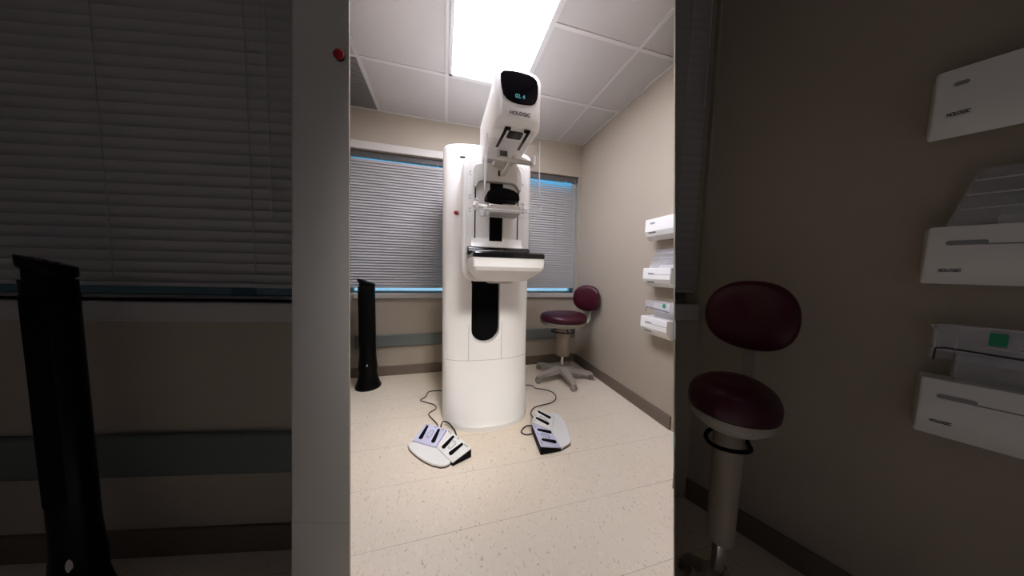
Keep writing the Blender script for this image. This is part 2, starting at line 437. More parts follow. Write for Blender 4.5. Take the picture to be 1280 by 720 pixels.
# white column at the edge of the left bay
t = thing('equipment_column', 'tall white column in the dim left bay with a red button near its top', 'column', (-.33, .87, 0))
pf1 = [on_plane(NL, .84, z, -.002) for z in (0, 2.3)]
rows = []
for z, p in zip((0, 2.3), pf1):
    l = Vector((-.462+.0315*z*1.15, .842, z)) if False else None
lb, lt = Vector((-.4542, .849, 0)), Vector((-.3697, .833, 2.3))
def colrow(z, sh=0):
    p = on_plane(NL, .85, z, -.003); q = lb.lerp(lt, z/2.3)
    back1 = on_plane(NL, 1.03, z, -.003); back2 = q + Vector((.03, .17, 0))
    # rounded left-front edge
    e = (p-q).normalized(); f = (back2-q).normalized(); r = .012
    pts = [p]
    for k in range(5):
        a = .5*PI*k/4
        pts.append(q + e*r*(1-math.sin(a)) + f*r*(1-math.cos(a)))
    return pts + [back2, back1]
b = MB(); b.loft([colrow(z) for z in (0, .335)]); b.build('lower_cover', M['cover'], t, smooth=True)  # greyer than the machine's white, so the colour darkens the column
b = MB(); b.loft([colrow(z) for z in (.3365, 2.3)]); colb = b.build('upper_cover', M['cover'], t, smooth=True)
cf = (Vector((-.256,.811,0))-Vector((-.415,.842,0))).normalized(); cn = Vector((cf.y, -cf.x, 0))
if cn.y > 0: cn = -cn
Fbtn = frame((-.2695, .815, 1.660), (-cn.y, cn.x, 0), cn)
b = MB(Fbtn); b.lathe([(.013,-.01),(.013,.004),(.011,.006)], n=20); b.build('button_collar', M['ink'], t, smooth=True)
b = MB(Fbtn); b.lathe([(.009,.003),(.009,.005),(.0135,.006),(.0135,.009),(.010,.012),(.003,.013)], n=20); o = b.build('emergency_button', M['red'], t, smooth=True); o['label'] = 'red mushroom button'

# ------------------------------------------------------------------ mammography machine
mm = thing('mammography_machine', 'tall white upright x-ray machine with black glossy breast table and tilted tube head', 'medical machine', (.315, 2.1, 0))
XC, HW, YC, YB = .315, .325, 1.93, 2.55
def nose(z):
    P = [(0,1.632),(.035,1.628),(.05,1.64),(.09,1.662),(.15,1.692),(.22,1.724),(.30,1.752),(.38,1.774),(.46,1.787),(.60,1.796),(2.1,1.80)]
    for (a, ya), (c, yc) in zip(P, P[1:]):
        if z <= c: return ya+(yc-ya)*(z-a)/(c-a)
    return 1.80
EXP = 2.35
def front_y(x, z, off=0):
    q = min(.999, abs((x-XC)/HW)); bb = YC-nose(z)
    return YC - bb*(1-q**EXP)**(1/EXP) - off
def plan(z, ins=0):
    pts = []; bb = YC-nose(z); n = 40
    for k in range(n+1):
        a = PI + PI*k/n
        cx, sy = math.cos(a), math.sin(a)
        x = XC + (HW-ins)*math.copysign(abs(cx)**(2/EXP), cx); y = YC - (bb-ins)*abs(sy)**(2/EXP)
        pts.append((x, y, z))
    pts += [(XC+HW-ins, YB-.05, z), (XC+HW-ins-.05, YB-ins, z), (XC-HW+ins+.05, YB-ins, z), (XC-HW+ins, YB-.05, z)]
    return pts
b = MB()
zs = [0,.035,.05,.07,.09,.12,.15,.185,.22,.26,.30,.34,.38,.42,.46,.52,.60,1.0,1.5,1.930,1.943,1.952,1.957]
ins = [0]*19+[0,.003,.010,.022]
b.loft([plan(z, i) for z, i in zip(zs, ins)])
col = b.build('column', M['white'], None, smooth=True, angle=55)
# stadium-shaped recess cut into the column front
def stadium(x0, x1, zt, zb, n=20):
    r = (x1-x0)/2; c = (x0+x1)/2
    return [(x0, zt)] + [(c-r*math.cos(PI*k/n), zb+r-r*math.sin(PI*k/n)) for k in range(n+1)] + [(x1, zt)]
b = MB(); b.prism(stadium(.187, .397, 1.05, .567), 1.60, 1.93, 'y'); cut = b.build('tmp_cut', None)
bo = col.modifiers.new('cut', 'BOOLEAN'); bo.operation = 'DIFFERENCE'; bo.solver = 'EXACT'; bo.object = cut
dg = bpy.context.evaluated_depsgraph_get(); dg.update()
me2 = bpy.data.meshes.new_from_object(col.evaluated_get(dg)); col.modifiers.clear(); col.data = me2
bpy.data.objects.remove(cut)
for p in me2.polygons: p.use_smooth = True
me2.set_sharp_from_angle(angle=math.radians(35))
if not me2.materials: me2.materials.append(M['white'])
put(col, mm)
b = MB(); b.prism(stadium(.188, .396, 1.049, .568), 1.86, 1.928, 'y'); b.build('recess_liner', M['dark'], mm)
# raised rim around the recess
st = stadium(.187, .397, 1.0, .567, 24)
b = MB(); b.tube([(x, front_y(x, z)+.001, z) for x, z in st], .0045, 8); b.build('recess_rim', M['white_gloss'], mm, smooth=True)
# cover seams
b = MB()
for path in ([(.173, z) for z in (.70,.60,.52,.445)], [(.413, z) for z in (.72,.60,.52,.445)]):
    b.tube([(x, front_y(x, z)+.0006, z) for x, z in path], .0016, 6)
b.tube([(XC-HW*math.cos(PI*k/40)*.995, front_y(XC-HW*math.cos(PI*k/40)*.995, .445)+.0008, .445) for k in range(41)], .0014, 6)
b.tube([(.173+.03*k/4 - .03, front_y(.16, .70)-.0, .70) for k in range(2, 5)], .0012, 6)
b.build('cover_seam', M['grey_ink'], mm)
b = MB(); b.tube([(.104, front_y(.104,1.861)+.004, 1.861), (.138, front_y(.138,1.861)+.004, 1.861)], .008, 8); b.build('handle_slot', M['dark'], mm)
for bx, bz in ((.083, 1.487),):
    y = front_y(bx, bz)
    nn = Vector((-.45, -.9, 0)).normalized()
    Fb = frame((bx, y, bz), (-nn.y, nn.x, 0), nn)
    b = MB(Fb); b.lathe([(.014,-.006),(.014,.004),(.012,.006)], n=20); o = b.build('button_collar', M['ink'], mm, smooth=True)
    b = MB(Fb); b.lathe([(.008,.004),(.008,.010),(.0125,.013),(.0125,.019),(.009,.023),(.002,.0245)], n=20); o = b.build('emergency_button', M['red'], mm, smooth=True); o['label'] = 'red mushroom button'

# C-arm
b = MB(); b.prism(rrect(.110, .548, 1.022, 1.805, (.09, .09, .055, .055), 8), 1.655, 1.87, 'y'); b.build('arm', M['white'], mm, bevel=.014, seg=4)
b = MB(); b.prism(rrect(.134, .526, 1.12, 1.785, (.04, .04, .05, .05), 8), 1.646, 1.66, 'y'); b.build('arm_front_panel', M['white_gloss'], mm, bevel=.006, seg=3)
# sweeping fillet between arm and breast table
b = MB(); rings = []
for k in range(9):
    a = .5*PI*k/8
    rings.append((1.646-.10*(1-math.cos(a))*1.0, 1.305-.085*math.sin(a)))
sec = rings + [(1.66, 1.2), (1.66, 1.305)]
b.prism(sec, .165, .50, 'x'); b.build('arm_fillet', M['white_gloss'], mm, smooth=True)
for nm, x0, x1, z0, z1 in (('track_slot', .185, .1925, 1.30, 1.612), ('track_slot', .466, .4735, 1.303, 1.615)):
    b = MB(); b.prism(rrect(x0, x1, z0, z1, .003, 3), 1.6445, 1.66, 'y'); b.build(nm, M['dark'], mm)
b = MB(); b.prism(rrect(.282, .367, 1.272, 1.66, (.012,.012,.004,.004), 4), 1.6435, 1.66, 'y'); b.build('centre_slot', M['dark'], mm)
# upper carriage cover: an arch over the slot
arch = [(.178,1.613),(.178,1.725),(.184,1.741),(.198,1.752),(.218,1.757),(.425,1.779),(.446,1.772),(.462,1.757),(.476,1.735),(.482,1.715),(.482,1.612),(.462,1.612),(.455,1.632),(.440,1.647),(.415,1.655),(.30,1.652),(.225,1.650),(.210,1.645),(.200,1.632),(.196,1.613)]
b = MB(); b.prism(arch, 1.612, 1.66, 'y'); b.build('carriage_cover', M['cover'], mm, bevel=.006, seg=3)
b = MB(); b.box(.288, .352, 1.46, 1.62, 1.742, 1.788); b.build('collimator_window_frame', M['cover'], mm, bevel=.006)
b = MB(); b.box(.303, .345, 1.456, 1.50, 1.748, 1.776); b.build('collimator_window', M['black_gloss'], mm)
b = MB(); b.box(.326, .336, 1.606, 1.615, 1.690, 1.722); b.build('index_slot', M['dark'], mm)
# printed scale marks on the arm
for z in (1.70, 1.555, 1.475):
    b = MB(); b.box(.150, .164, 1.6445, 1.647, z-.012, z-.0095); b.box(.150, .164, 1.6445, 1.647, z+.0095, z+.012); b.box(.150, .1525, 1.6445, 1.647, z-.010, z+.010); b.box(.166, .170, 1.6445, 1.647, z-.001, z+.001); b.build('scale_mark', M['grey_ink'], mm, weld=False)
b = MB(); b.box(.496, .498, 1.6445, 1.647, 1.655, 1.676); b.box(.489, .505, 1.6445, 1.647, 1.664, 1.6665)
b.build('scale_mark', M['grey_ink'], mm, weld=False)

# compression carriage, paddle holder and knobs
dome = [(.245+.208*(1-math.cos(PI*k/24))/2, 1.530+.072*math.sin(PI*k/24)**.62) for k in range(25)]
b = MB(); b.prism(dome, 1.545, 1.65, 'y'); b.build('compression_device', M['black'], mm, bevel=.008, seg=3)
b = MB()
b.loft([[(x, y, z) for x, z in rrect(.238-e, .432+e, 1.424+dz, 1.472-dz, .012, 4)] for y, e, dz in ((1.435,-.006,.006),(1.442,0,0),(1.57,.004,0))])
b.build('paddle_holder', M['cover'], mm, smooth=True)
for sx, x in ((-1, .176), (1, .452)):
    xa = .24 if sx < 0 else .425
    b = MB(); b.tube([(xa, 1.47, 1.455), (x, 1.47, 1.462)], [.016, .010], 12)
    b.tube([(x, 1.47, 1.487), (x+sx*.004, 1.47, 1.462), (x, 1.47, 1.437)], [.010, .019, .010], 14)
    b.lathe([(.004,0),(.012,.004),(.012,.012),(.005,.017)], (x, 1.47, 1.487), 14)
    b.build('clamp_knob', M['white_gloss'], mm, smooth=True)
# clear compression paddle
b = MB(); x0, x1, y0, y1, z0 = .190, .505, 1.315, 1.50, 1.412
b.box(x0, x1, y0, y1, z0, z0+.003)
b.box(x1-.003, x1, y0, y1, z0, z0+.042); b.box(x0, x0+.003, y0+.07, y1, z0, z0+.06); b.box(x0, x1, y0, y0+.003, z0, z0+.016); b.box(x0, x1, y1-.003, y1, z0, z0+.055)
b.build('compression_paddle', M['clear'], mm, weld=False, bevel=.001)
b = MB()
for x, z in ((.196,1.410),(.222,1.400)):
    b.box(x, x+.014, 1.40, 1.43, z-.01, z+.03)
b.lathe([(.004,-.012),(.014,-.010),(.014,.010),(.004,.012)], (.205, 1.45, 1.41), 14)
b.build('paddle_bracket', M['clear_thick'], mm, weld=False, bevel=.002)

b = MB(); e = .0026
b.tube([(x0, y0, z0+.001), (x1, y0, z0+.001)], e, 6); b.tube([(x1-.001, y0, z0), (x1, y0, z0+.042), (x1, y1-.01, z0+.046)], e, 6); b.build('paddle_edge', M['edge'], mm, weld=False)

# tube head
hx0, hx1 = .227, .459; hy0, hy1 = 1.212, 1.72; hz0, hz1 = 1.785, 2.064
def head_ring(y, i):
    return [(x, y, z) for x, z in rrect(hx0+i, hx1-i, hz0+i, hz1-i, (.022, .022, .055, .055), 7)]
b = MB()
# front face leans back a little and its lower edge is rounded under
rings = []
for y, i in ((0, .030), (.004, .014), (.012, .005), (.026, 0), (.20, 0), (.50, -.004)):
    r = []
    for x, yy, z in head_ring(hy0+y, max(i, -.004)):
        k = (z-hz0)/(hz1-hz0)
        lean = (.022*max(0, (k-.45)/.55)**2 + .040*max(0, (.22-k)/.22)**2) * (1 - min(1, y/.45))
        r.append((x, yy+lean, z))
    rings.append(r)
b.loft(rings); head = b.build('tube_head', M['white'], mm, smooth=True, angle=50)
def hfy(z):
    k = (z-hz0)/(hz1-hz0)
    return hy0 + .022*max(0, (k-.45)/.55)**2
# black display glass, following the lean
D0 = [(.250,2.012),(.262,2.028),(.300,2.036),(.340,2.039),(.385,2.036),(.412,2.028),(.428,2.012),(.434,1.985),(.434,1.955),(.430,1.925),(.420,1.904),(.402,1.893),(.375,1.889),(.340,1.888),(.310,1.892),(.283,1.903),(.265,1.920),(.255,1.945),(.250,1.975)]
b = MB(); b.loft([[(x, hfy(z)-.0035+.0, z) for x, z in [(.342+(x-.342)*.985, 1.96+(z-1.96)*.98) for x, z in D0]], [(x, hfy(z)-.001, z) for x, z in D0], [(x, hfy(z)+.02, z) for x, z in D0]])
disp = b.build('display', M['display'], mm, smooth=True, angle=30)
text('02. 4', .024, frame((.343, hfy(1.918)-.0042, 1.918), (1, 0, 0), (0, -1, 0)), M['digits'], 'display_digits', disp, .0003, label='dim cyan digits')
text('HOLOGIC', .0225, frame((.346, hy0-.0006, 1.842), (1, 0, 0), (0, -1, 0)), M['ink'], 'lettering', head, .0005, label='dark grey capital lettering')
# black rails and sensor window under the head
for xa, xb, k in ((.288, .281, -1), (.402, .405, 1)):
    b = MB()
    b.hexa([(xa-.007, 1.246, hz0-.003), (xa+.007, 1.246, hz0-.003), (xb+.007, 1.44, hz0-.003), (xb-.007, 1.44, hz0-.003)], [(xa-.007, 1.236, hz0+.004), (xa+.007, 1.236, hz0+.004), (xb+.007, 1.44, hz0+.004), (xb-.007, 1.44, hz0+.004)])
    b.box(min(xa, xa-k*.022), max(xa, xa-k*.022), 1.240, 1.256, hz0-.003, hz0+.006)
    b.build('mounting_rail', M['black'], mm, weld=False)
b = MB(); b.prism(rrect(.306, .382, 1.264, 1.330, .010, 4), hz0-.0025, hz0+.004, 'z'); b.build('x_ray_window', M['black_gloss'], mm)
# clear face shield with its bar
b = MB(); sy = 1.305; th = .0025
b.box(.196, .474, sy, sy+th, 1.672, 1.762)
b.hexa([(.181,sy-.03,1.492),(.1835,sy-.03,1.492),(.200,sy+.075,1.492),(.1975,sy+.075,1.492)], [(.197,sy-.03,1.762),(.1995,sy-.03,1.762),(.207,sy+.075,1.762),(.2045,sy+.075,1.762)])
b.hexa([(.482,sy-.02,1.492),(.4845,sy-.02,1.492),(.470,sy+.085,1.492),(.4675,sy+.085,1.492)], [(.474,sy-.02,1.768),(.4765,sy-.02,1.768),(.464,sy+.085,1.768),(.4615,sy+.085,1.768)])
b.build('face_shield', M['clear'], mm, weld=False)
for e0, e1, r in (((.1905, sy-.031, 1.492), (.1995, sy-.031, 1.762), [.003,.0062,.0075,.0062,.003]), ((.4825, sy-.021, 1.492), (.4755, sy-.021, 1.768), [.003]*5)):
    b = MB(); b.tube([Vector(e0).lerp(Vector(e1), k/4) for k in range(5)], r, 8); b.build('shield_edge', M['edge'], mm, smooth=True)
b = MB(); b.box(.205, .458, sy+.04, sy+.062, 1.674, 1.694); b.box(.345, .372, sy+.03, sy+.30, 1.694, 1.705); b.build('shield_bar', M['cover'], mm, weld=False, bevel=.003)
b = MB(); b.hexa([(.362,sy+.03,1.694),(.430,sy+.03,1.688),(.430,sy+.05,1.688),(.362,sy+.05,1.694)], [(.362,sy+.03,1.712),(.43,sy+.03,1.692),(.43,sy+.05,1.692),(.362,sy+.05,1.712)]); b.build('shield_latch', M['white_gloss'], mm)
for x in (.196, .462):
    b = MB(); b.box(x-.004, x+.010, sy+.02, sy+.07, 1.665, 1.715); b.build('shield_bracket', M['white_gloss'], mm, weld=False, bevel=.003)

# breast table (detector)
b = MB()
b.loft([[(x, y, 1.168) for x, y in rrect(.146, .547, 1.332, 1.66, (.012,.012,.02,.02), 5)], [(x, y, 1.190) for x, y in rrect(.146, .547, 1.332, 1.66, (.012,.012,.02,.02), 5)], [(x, y, 1.197) for x, y in rrect(.152, .541, 1.339, 1.655, (.012,.012,.02,.02), 5)]])
b.build('breast_table', M['black_gloss'], mm, smooth=True, angle=30)
b = MB(); b.prism([(1.545,1.19),(1.548,1.222),(1.558,1.236),(1.575,1.242),(1.66,1.243),(1.66,1.19)], .134, .530, 'x'); b.build('table_rear_ridge', M['black_gloss'], mm, bevel=.014, seg=4, angle=25)
b = MB()
def tr(x0, x1, y0, y1, z, r): return [(x, y, z) for x, y in rrect(x0, x1, y0, y1, (r, r, .01, .01), 6)]
b.loft([tr(.215,.480,1.50,1.67,1.032,.03), tr(.200,.496,1.472,1.67,1.040,.03), tr(.151,.543,1.352,1.67,1.098,.02), tr(.146,.547,1.338,1.67,1.118,.015), tr(.146,.547,1.336,1.67,1.168,.012)])
b.build('detector_housing', M['white'], mm, smooth=True, angle=28)
b = MB(); b.loft([[(x, y, 1.016) for x, y in rrect(.27,.42,1.56,1.68,.04,6)], [(x, y, 1.034) for x, y in rrect(.25,.44,1.53,1.68,.04,6)]]); b.build('underside_bumper', M['stool_grey'], mm, smooth=True)

# ------------------------------------------------------------------ foot pedals
def pedal(label, loc, plate, panels, cable, cab2=None):
    t = thing('foot_pedal', label, 'foot pedal', loc, 'foot pedals by the machine')
    b = MB(); b.prism(plate, 0, .006, 'z'); b.build('rubber_edge', M['rubber'], t)
    cx = sum(p[0] for p in plate)/len(plate); cy = sum(p[1] for p in plate)/len(plate)
    inn = [(cx+(x-cx)*.985, cy+(y-cy)*.985) for x, y in plate]
    b = MB(); b.prism(inn, .006, .020, 'z'); b.build('foot_plate', M['white_gloss'], t, bevel=.005, seg=3)
    for q, mt, bars, prints, lab in panels:
        # q: back-a, back-b, front-b, front-a with heights
        b = MB(); b.hexa([(x, y, .002) for x, y, z in q], [(x, y, z-.010) for x, y, z in q]); hs = b.build('pedal_housing', M['black'], t, bevel=.003); hs['label'] = 'black pedal housing'
        b = MB(); b.hexa([(x, y, z-.010) for x, y, z in q], [(x, y, z) for x, y, z in q]); pn = b.build('pedal_panel', mt, t, bevel=.003, seg=2)
        pn['label'] = lab
        Q = [Vector(p) for p in q]
        def at(a, c):           # a along back edge, c from back to front
            return Q[0].lerp(Q[1], a).lerp(Q[3].lerp(Q[2], a), c)
        nrm = (Q[1]-Q[0]).cross(Q[3]-Q[0]).normalized()
        if nrm.z < 0: nrm = -nrm
        for (a0, c0, a1, c1) in bars:
            p0, p1 = at(a0, c0), at(a1, c1); d = (p1-p0).normalized(); sd = d.cross(nrm)
            outline = []
            for k in range(7): an = PI*k/6; outline.append(p0 - d*.006*math.sin(an) + sd*.0085*math.cos(an))
            for k in range(7): an = PI*k/6; outline.append(p1 + d*.010*math.sin(an) - sd*.0135*math.cos(an))
            b = MB(); b.loft([[p+nrm*.0 for p in outline], [p+nrm*.008 for p in outline]]); b.build('pedal', M['black'], t, bevel=.003, seg=2)
        for (a, c, wa, wc) in prints:
            b = MB()
            P4 = [at(a-wa, c-wc), at(a+wa, c-wc), at(a+wa, c+wc), at(a-wa, c+wc)]
            for i in range(4):
                p, r = P4[i], P4[(i+1) % 4]
                b.tube([p+nrm*.0006, p.lerp(r, .85)+nrm*.0006], .0013, 5)
            pr = b.build('printed_symbol', M['grey_ink'], t, weld=False); pr.parent = pn; pr.matrix_parent_inverse = Matrix.Identity(4)
    b = MB(); b.tube(smooth_path(cable, 5), .0038, 8); b.build('cable', M['cable'], t, smooth=True)
    if cab2:
        b = MB(); b.tube(smooth_path(cab2, 5), .0045, 8); b.build('cable', M['cable'], t, smooth=True)
    return t
BARS = ((.22, .18, .30, .78), (.68, .18, .76, .78))
PR = ((.48, .48, .10, .16), (.49, .48, .05, .22), (.15, .10, .05, .03), (.85, .10, .06, .03), (.5, .08, .04, .012), (.08, .09, .02, .03))
C = .008
pedal('white foot pedal on the floor left of the machine base, the larger in view', (-.03, 1.53, 0),
      [(-.212,1.600),(-.204,1.568),(-.180,1.528),(-.145,1.482),(-.105,1.437),(-.060,1.398),(-.015,1.374),(.010,1.371),(.030,1.378),(.052,1.398),(-.02,1.53),(-.17,1.62)],
      [([(-.112,1.722,.062), (.022,1.630,.062), (-.044,1.517,.030), (-.186,1.612,.030)], M['lavender'], ((.17,.18,.25,.80), (.72,.18,.80,.80)), PR, 'lavender tinted pedal panel'),
       ([(.030,1.632,.062), (.160,1.420,.062), (.050,1.372,.030), (-.040,1.517,.030)], M['white_gloss'], ((.34,.17,.30,.80), (.74,.17,.70,.80)), PR, 'white pedal panel')],
      [(-.016,2.285,C),(-.06,2.291,C),(-.126,2.285,C),(-.146,2.20,C),(-.185,2.15,C),(-.13,2.10,C),(-.07,2.05,C),(-.058,1.99,C),(-.106,1.93,C),(-.08,1.86,C),(-.045,1.79,C),(-.035,1.70,.02),(-.035,1.665,.03)],
      [(-.02,1.66,.03),(-.006,1.73,.05),(.032,1.73,.04),(.062,1.70,.02),(.080,1.65,.012),(.082,1.55,.03)])
pedal('white foot pedal on the floor right of the machine base, near the stool', (.68, 1.53, 0),
      [(.800,1.735),(.825,1.724),(.846,1.690),(.856,1.645),(.852,1.590),(.836,1.520),(.815,1.455),(.798,1.408),(.782,1.382),(.758,1.368),(.694,1.345),(.69,1.516),(.76,1.66)],
      [([(.590,1.580,.062), (.687,1.742,.062), (.792,1.652,.030), (.704,1.518,.030)], M['white_gloss'], ((.30,.16,.26,.78), (.76,.16,.72,.78)), PR, 'white pedal panel'),
       ([(.562,1.340,.062), (.584,1.568,.062), (.702,1.514,.030), (.698,1.344,.030)], M['lavender'], ((.25,.20,.22,.80), (.70,.20,.76,.84)), PR, 'lavender tinted pedal panel')],
      [(.645,2.27,C),(.73,2.24,C),(.811,2.21,C),(.83,2.15,C),(.909,2.10,C),(.955,2.03,C),(.94,1.943,C),(.874,1.88,C),(.757,1.855,C),(.70,1.835,C),(.65,1.77,C),(.640,1.70,.02),(.640,1.655,.03)],
      [(.584,1.51,.03),(.560,1.53,C),(.530,1.535,C),(.510,1.565,C),(.535,1.60,C),(.565,1.605,.02),(.60,1.58,.03)])

# ------------------------------------------------------------------ tower fans
def tower_fan(label, loc, w, base_w, h, rot=0, asp=.93):
    t = thing('tower_fan', label, 'fan', loc, 'black tower fans')
    R = Matrix.Translation(loc) @ Matrix.Rotation(rot, 4, 'Z')
    n = 32
    def ring(a, bb, z, slope=0): return [(a*math.cos(2*PI*k/n), bb*math.sin(2*PI*k/n), z + slope*a*math.cos(2*PI*k/n)) for k in range(n)]
    hw = w/2; bw = base_w/2
    b = MB(R); b.loft([ring(bw*.98, bw*asp*1.02, 0), ring(bw, bw*asp*1.04, .006), ring(bw, bw*asp*1.04, .018), ring(bw*asp*1.02, bw*asp, .030)]); b.build('base', M['fan_black'], t, smooth=True)
    prof = [(bw*.94, .030), (bw*.86, .055), (bw*.76, .095), (bw*.68, .14), (hw*1.16, .19), (hw*1.07, .24), (hw*1.01, .30), (hw, .36)]
    b = MB(R); b.loft([ring(a, a*asp, z) for a, z in prof]); b.build('pedestal', M['fan_black'], t, smooth=True)
    b = MB(R); b.loft([ring(hw, hw*asp, z) for z in (.36, h-.085)] + [ring(hw*asp*1.03, hw*.9, h-.078)]); b.build('body', M['fan_black'], t, smooth=True)
    b = MB(R)
    for k in range(26):
        a = PI*(1.08+.42*k/25)
        b.tube([(hw*1.004*math.cos(a), hw*asp*1.004*math.sin(a), .40), (hw*1.004*math.cos(a), hw*asp*1.004*math.sin(a), h-.12)], .0012, 4)
    b.build('air_grille', M['black'], t, weld=False)
    b = MB(R); b.loft([ring(hw*.86, hw*asp*.86, h-.080), ring(hw*.86, hw*asp*.86, h-.05, -.35)]); b.build('neck', M['black'], t, smooth=True)
    sl = -.38
    b = MB(R); b.loft([ring(hw*.98, hw*asp*.98, h-.058, sl), ring(hw*1.03, hw*asp*1.03, h-.050, sl), ring(hw*1.03, hw*asp*1.03, h-.034, sl), ring(hw*asp*1.03, hw*asp*.97, h-.027, sl)]); cap = b.build('control_head', M['fan_black'], t, smooth=True)
    b = MB(R)
    for k, x in enumerate((-.55, -.15, .25)):
        xx = hw*x; b.lathe([(.007,-.004),(.007,.0005),(.005,.001)], (xx, -.005, h-.0268+sl*xx), 14)
    o = b.build('control_buttons', M['ink'], t, weld=False); o.parent = cap; o.matrix_parent_inverse = Matrix.Identity(4)
    b = MB(R); b.loft([[( -.006+.006*math.cos(2*PI*k/12), -(hw*1.06*asp)-dy, .215+.020*math.sin(2*PI*k/12)) for k in range(12)] for dy in (-.012, .003)]); o = b.build('fleck', M['mark'], t); o['label'] = 'small silver oval badge'  # small silver oval on the pedestal
    return t
tower_fan('slim black tower fan on the bright floor left of the white machine', (-.668, 2.52, 0), .137, .215, 1.00, rot=.25)
tower_fan('black tower fan in the dim left bay, the nearer and larger in view of two', (-1.070, 1.023, 0), .086, .140, 1.125, rot=.6, asp=1.0)

# ------------------------------------------------------------------ stools
def stool(label, loc, face, seat_r, seat_l, base_r, z_seat, back_off, back_w, back_h, z_back, a0, sleeve=.075, turn=0, cr=1.0):
    t = thing('stool', label, 'stool', loc, 'burgundy stools')
    R = Matrix.Translation(loc)
    RF = R @ Matrix.Rotation(face, 4, 'Z')          # local +x = the way the sitter faces
    zh = .085; lw = 1.25 if cr == 1 else .5
    for k in range(5):
        a = a0 + 2*PI*k/5; d = Vector((math.cos(a), math.sin(a), 0)); sd = Vector((-d.y, d.x, 0))
        rings = []
        for f, w, zt, zb in ((.0, .042*lw, zh+.036, zh-.02), (.25, .040*lw, zh+.033, zh-.018), (.62, .033*lw, zh+.012, zh-.024), (.92, .026*lw, zh-.004, zh-.03), (1.02, .018*lw, zh-.014, zh-.032)):
            c = d*base_r*f
            rings.append([c-sd*w+Vector((0,0,zb)), c+sd*w+Vector((0,0,zb)), c+sd*w*.8+Vector((0,0,zt)), c-sd*w*.8+Vector((0,0,zt))])
        b = MB(R); b.loft(rings); leg = b.build('leg', M['stool_grey'], t, bevel=.007, seg=3, angle=25)
        c = d*base_r*.98
        b = MB(R @ Matrix.Translation((c.x, c.y, 0)) @ Matrix.Rotation(a+.7+k, 4, 'Z'))
        for s in (-1, 1):
            rr = []
            for y, r in ((s*.006, .020), (s*.008, .027), (s*.020, .027), (s*.025, .018)):
                rr.append([(r*cr*math.cos(2*PI*q/18), y*cr, (.027+r*math.sin(2*PI*q/18))*cr) for q in range(18)])
            b.loft(rr)
        b.tube([(0,-.02,.027),(0,.02,.027)], .007, 8); b.tube([(0,0,.03),(0,0,zh-.028)], .008, 8)
        o = b.build('caster', M['caster'], t, weld=False, smooth=True)
    b = MB(R); b.lathe([(.036, zh-.03), (.040, zh-.01), (.040, zh+.028), (.030, zh+.04)], n=24); b.build('hub', M['stool_grey'], t, smooth=True)
    b = MB(R); b.lathe([(.018, zh+.03), (.018, z_seat-.10)], n=20); b.build('gas_lift', M['chrome'], t, smooth=True)
    zl = zh+.155
    b = MB(R); b.lathe([(sleeve*.86, zl), (sleeve*.9, zl+.004), (sleeve, z_seat-.125), (sleeve*1.1, z_seat-.115), (sleeve*1.1, z_seat-.10)], n=28); b.build('sleeve', M['sleeve'], t, smooth=True)
    zr = z_seat-.165
    b = MB(RF); rl = sleeve*1.35
    b.tube([(.01+rl*1.15*math.cos(2*PI*k/28), rl*math.sin(2*PI*k/28), zr+.004*math.sin(4*PI*k/28)) for k in range(28)], .006, 8, closed=True)
    b.tube([(0, sleeve*.5, zr+.045), (0, sleeve*1.0, zr+.03), (0, rl, zr)], .005, 6)
    o = b.build('lever_ring', M['black'], t, weld=False, smooth=True); o['label'] = 'black wire height lever'
    def srings(L):
        return [[(seat_l*f*math.cos(2*PI*k/36)*(1.0 + .04*math.cos(2*PI*k/36)), seat_r*f*math.sin(2*PI*k/36), z) for k in range(36)] for f, z in L]
    b = MB(RF); b.loft(srings([(.5, z_seat-.118), (.72, z_seat-.108), (.93, z_seat-.085), (.985, z_seat-.068), (.985, z_seat-.058)])); b.build('seat_pan', M['stool_grey'], t, smooth=True)
    L = [(.97, z_seat-.060), (1.0, z_seat-.045), (1.01, z_seat-.030), (.98, z_seat-.012), (.90, z_seat+.006), (.72, z_seat+.022), (.4, z_seat+.030), (.05, z_seat+.028)]
    b = MB(RF)
    rg = srings(L)
    rg = [[(x, y, z + .018*(x/seat_l)**2*(1 if i > 2 else .3) ) for x, y, z in r] for i, r in enumerate(rg)]
    b.loft(rg); b.build('seat', M['burgundy'], t, smooth=True, angle=70)
    # back post and backrest
    xb = -back_off
    b = MB(RF); b.loft([[(x, y*w, z) for y in (-1, 1)][::1] + [(x2, y*w, z2) for y in (1, -1)] for x, z, x2, z2, w in ((-seat_l*.4, z_seat-.105, -seat_l*.4, z_seat-.085, .02), (xb-.012, z_seat-.10, xb-.005, z_seat-.075, .02), (xb-.045, z_seat-.05, xb-.022, z_seat-.05, .016), (xb-.045, z_back, xb-.022, z_back, .016))])
    b.build('back_post', M['stool_grey'], t, bevel=.004, angle=20)
    b = MB(RF @ Matrix.Translation((xb, 0, z_back)) @ Matrix.Rotation(turn, 4, 'Z'))
    def br(f, x):
        return [(x - .06*(f*math.cos(2*PI*k/40))**2 * -.6, back_w/2*f*math.copysign(abs(math.cos(2*PI*k/40))**.85, math.cos(2*PI*k/40)), back_h/2*f*math.copysign(abs(math.sin(2*PI*k/40))**.9, math.sin(2*PI*k/40))) for k in range(40)]
    b.loft([br(.6, -.034), br(.9, -.028), br(.99, -.012), br(1.0, 0), br(.97, .016), br(.85, .028), br(.55, .036), br(.05, .038)])
    b.build('backrest', M['burgundy'], t, smooth=True, angle=70)
    return t
stool('burgundy swivel stool on a five-wheeled grey base in the far right corner', (1.185, 2.335, 0), math.radians(182), .225, .235, .305, .655, .265, .285, .272, .825, math.radians(50), turn=.62)
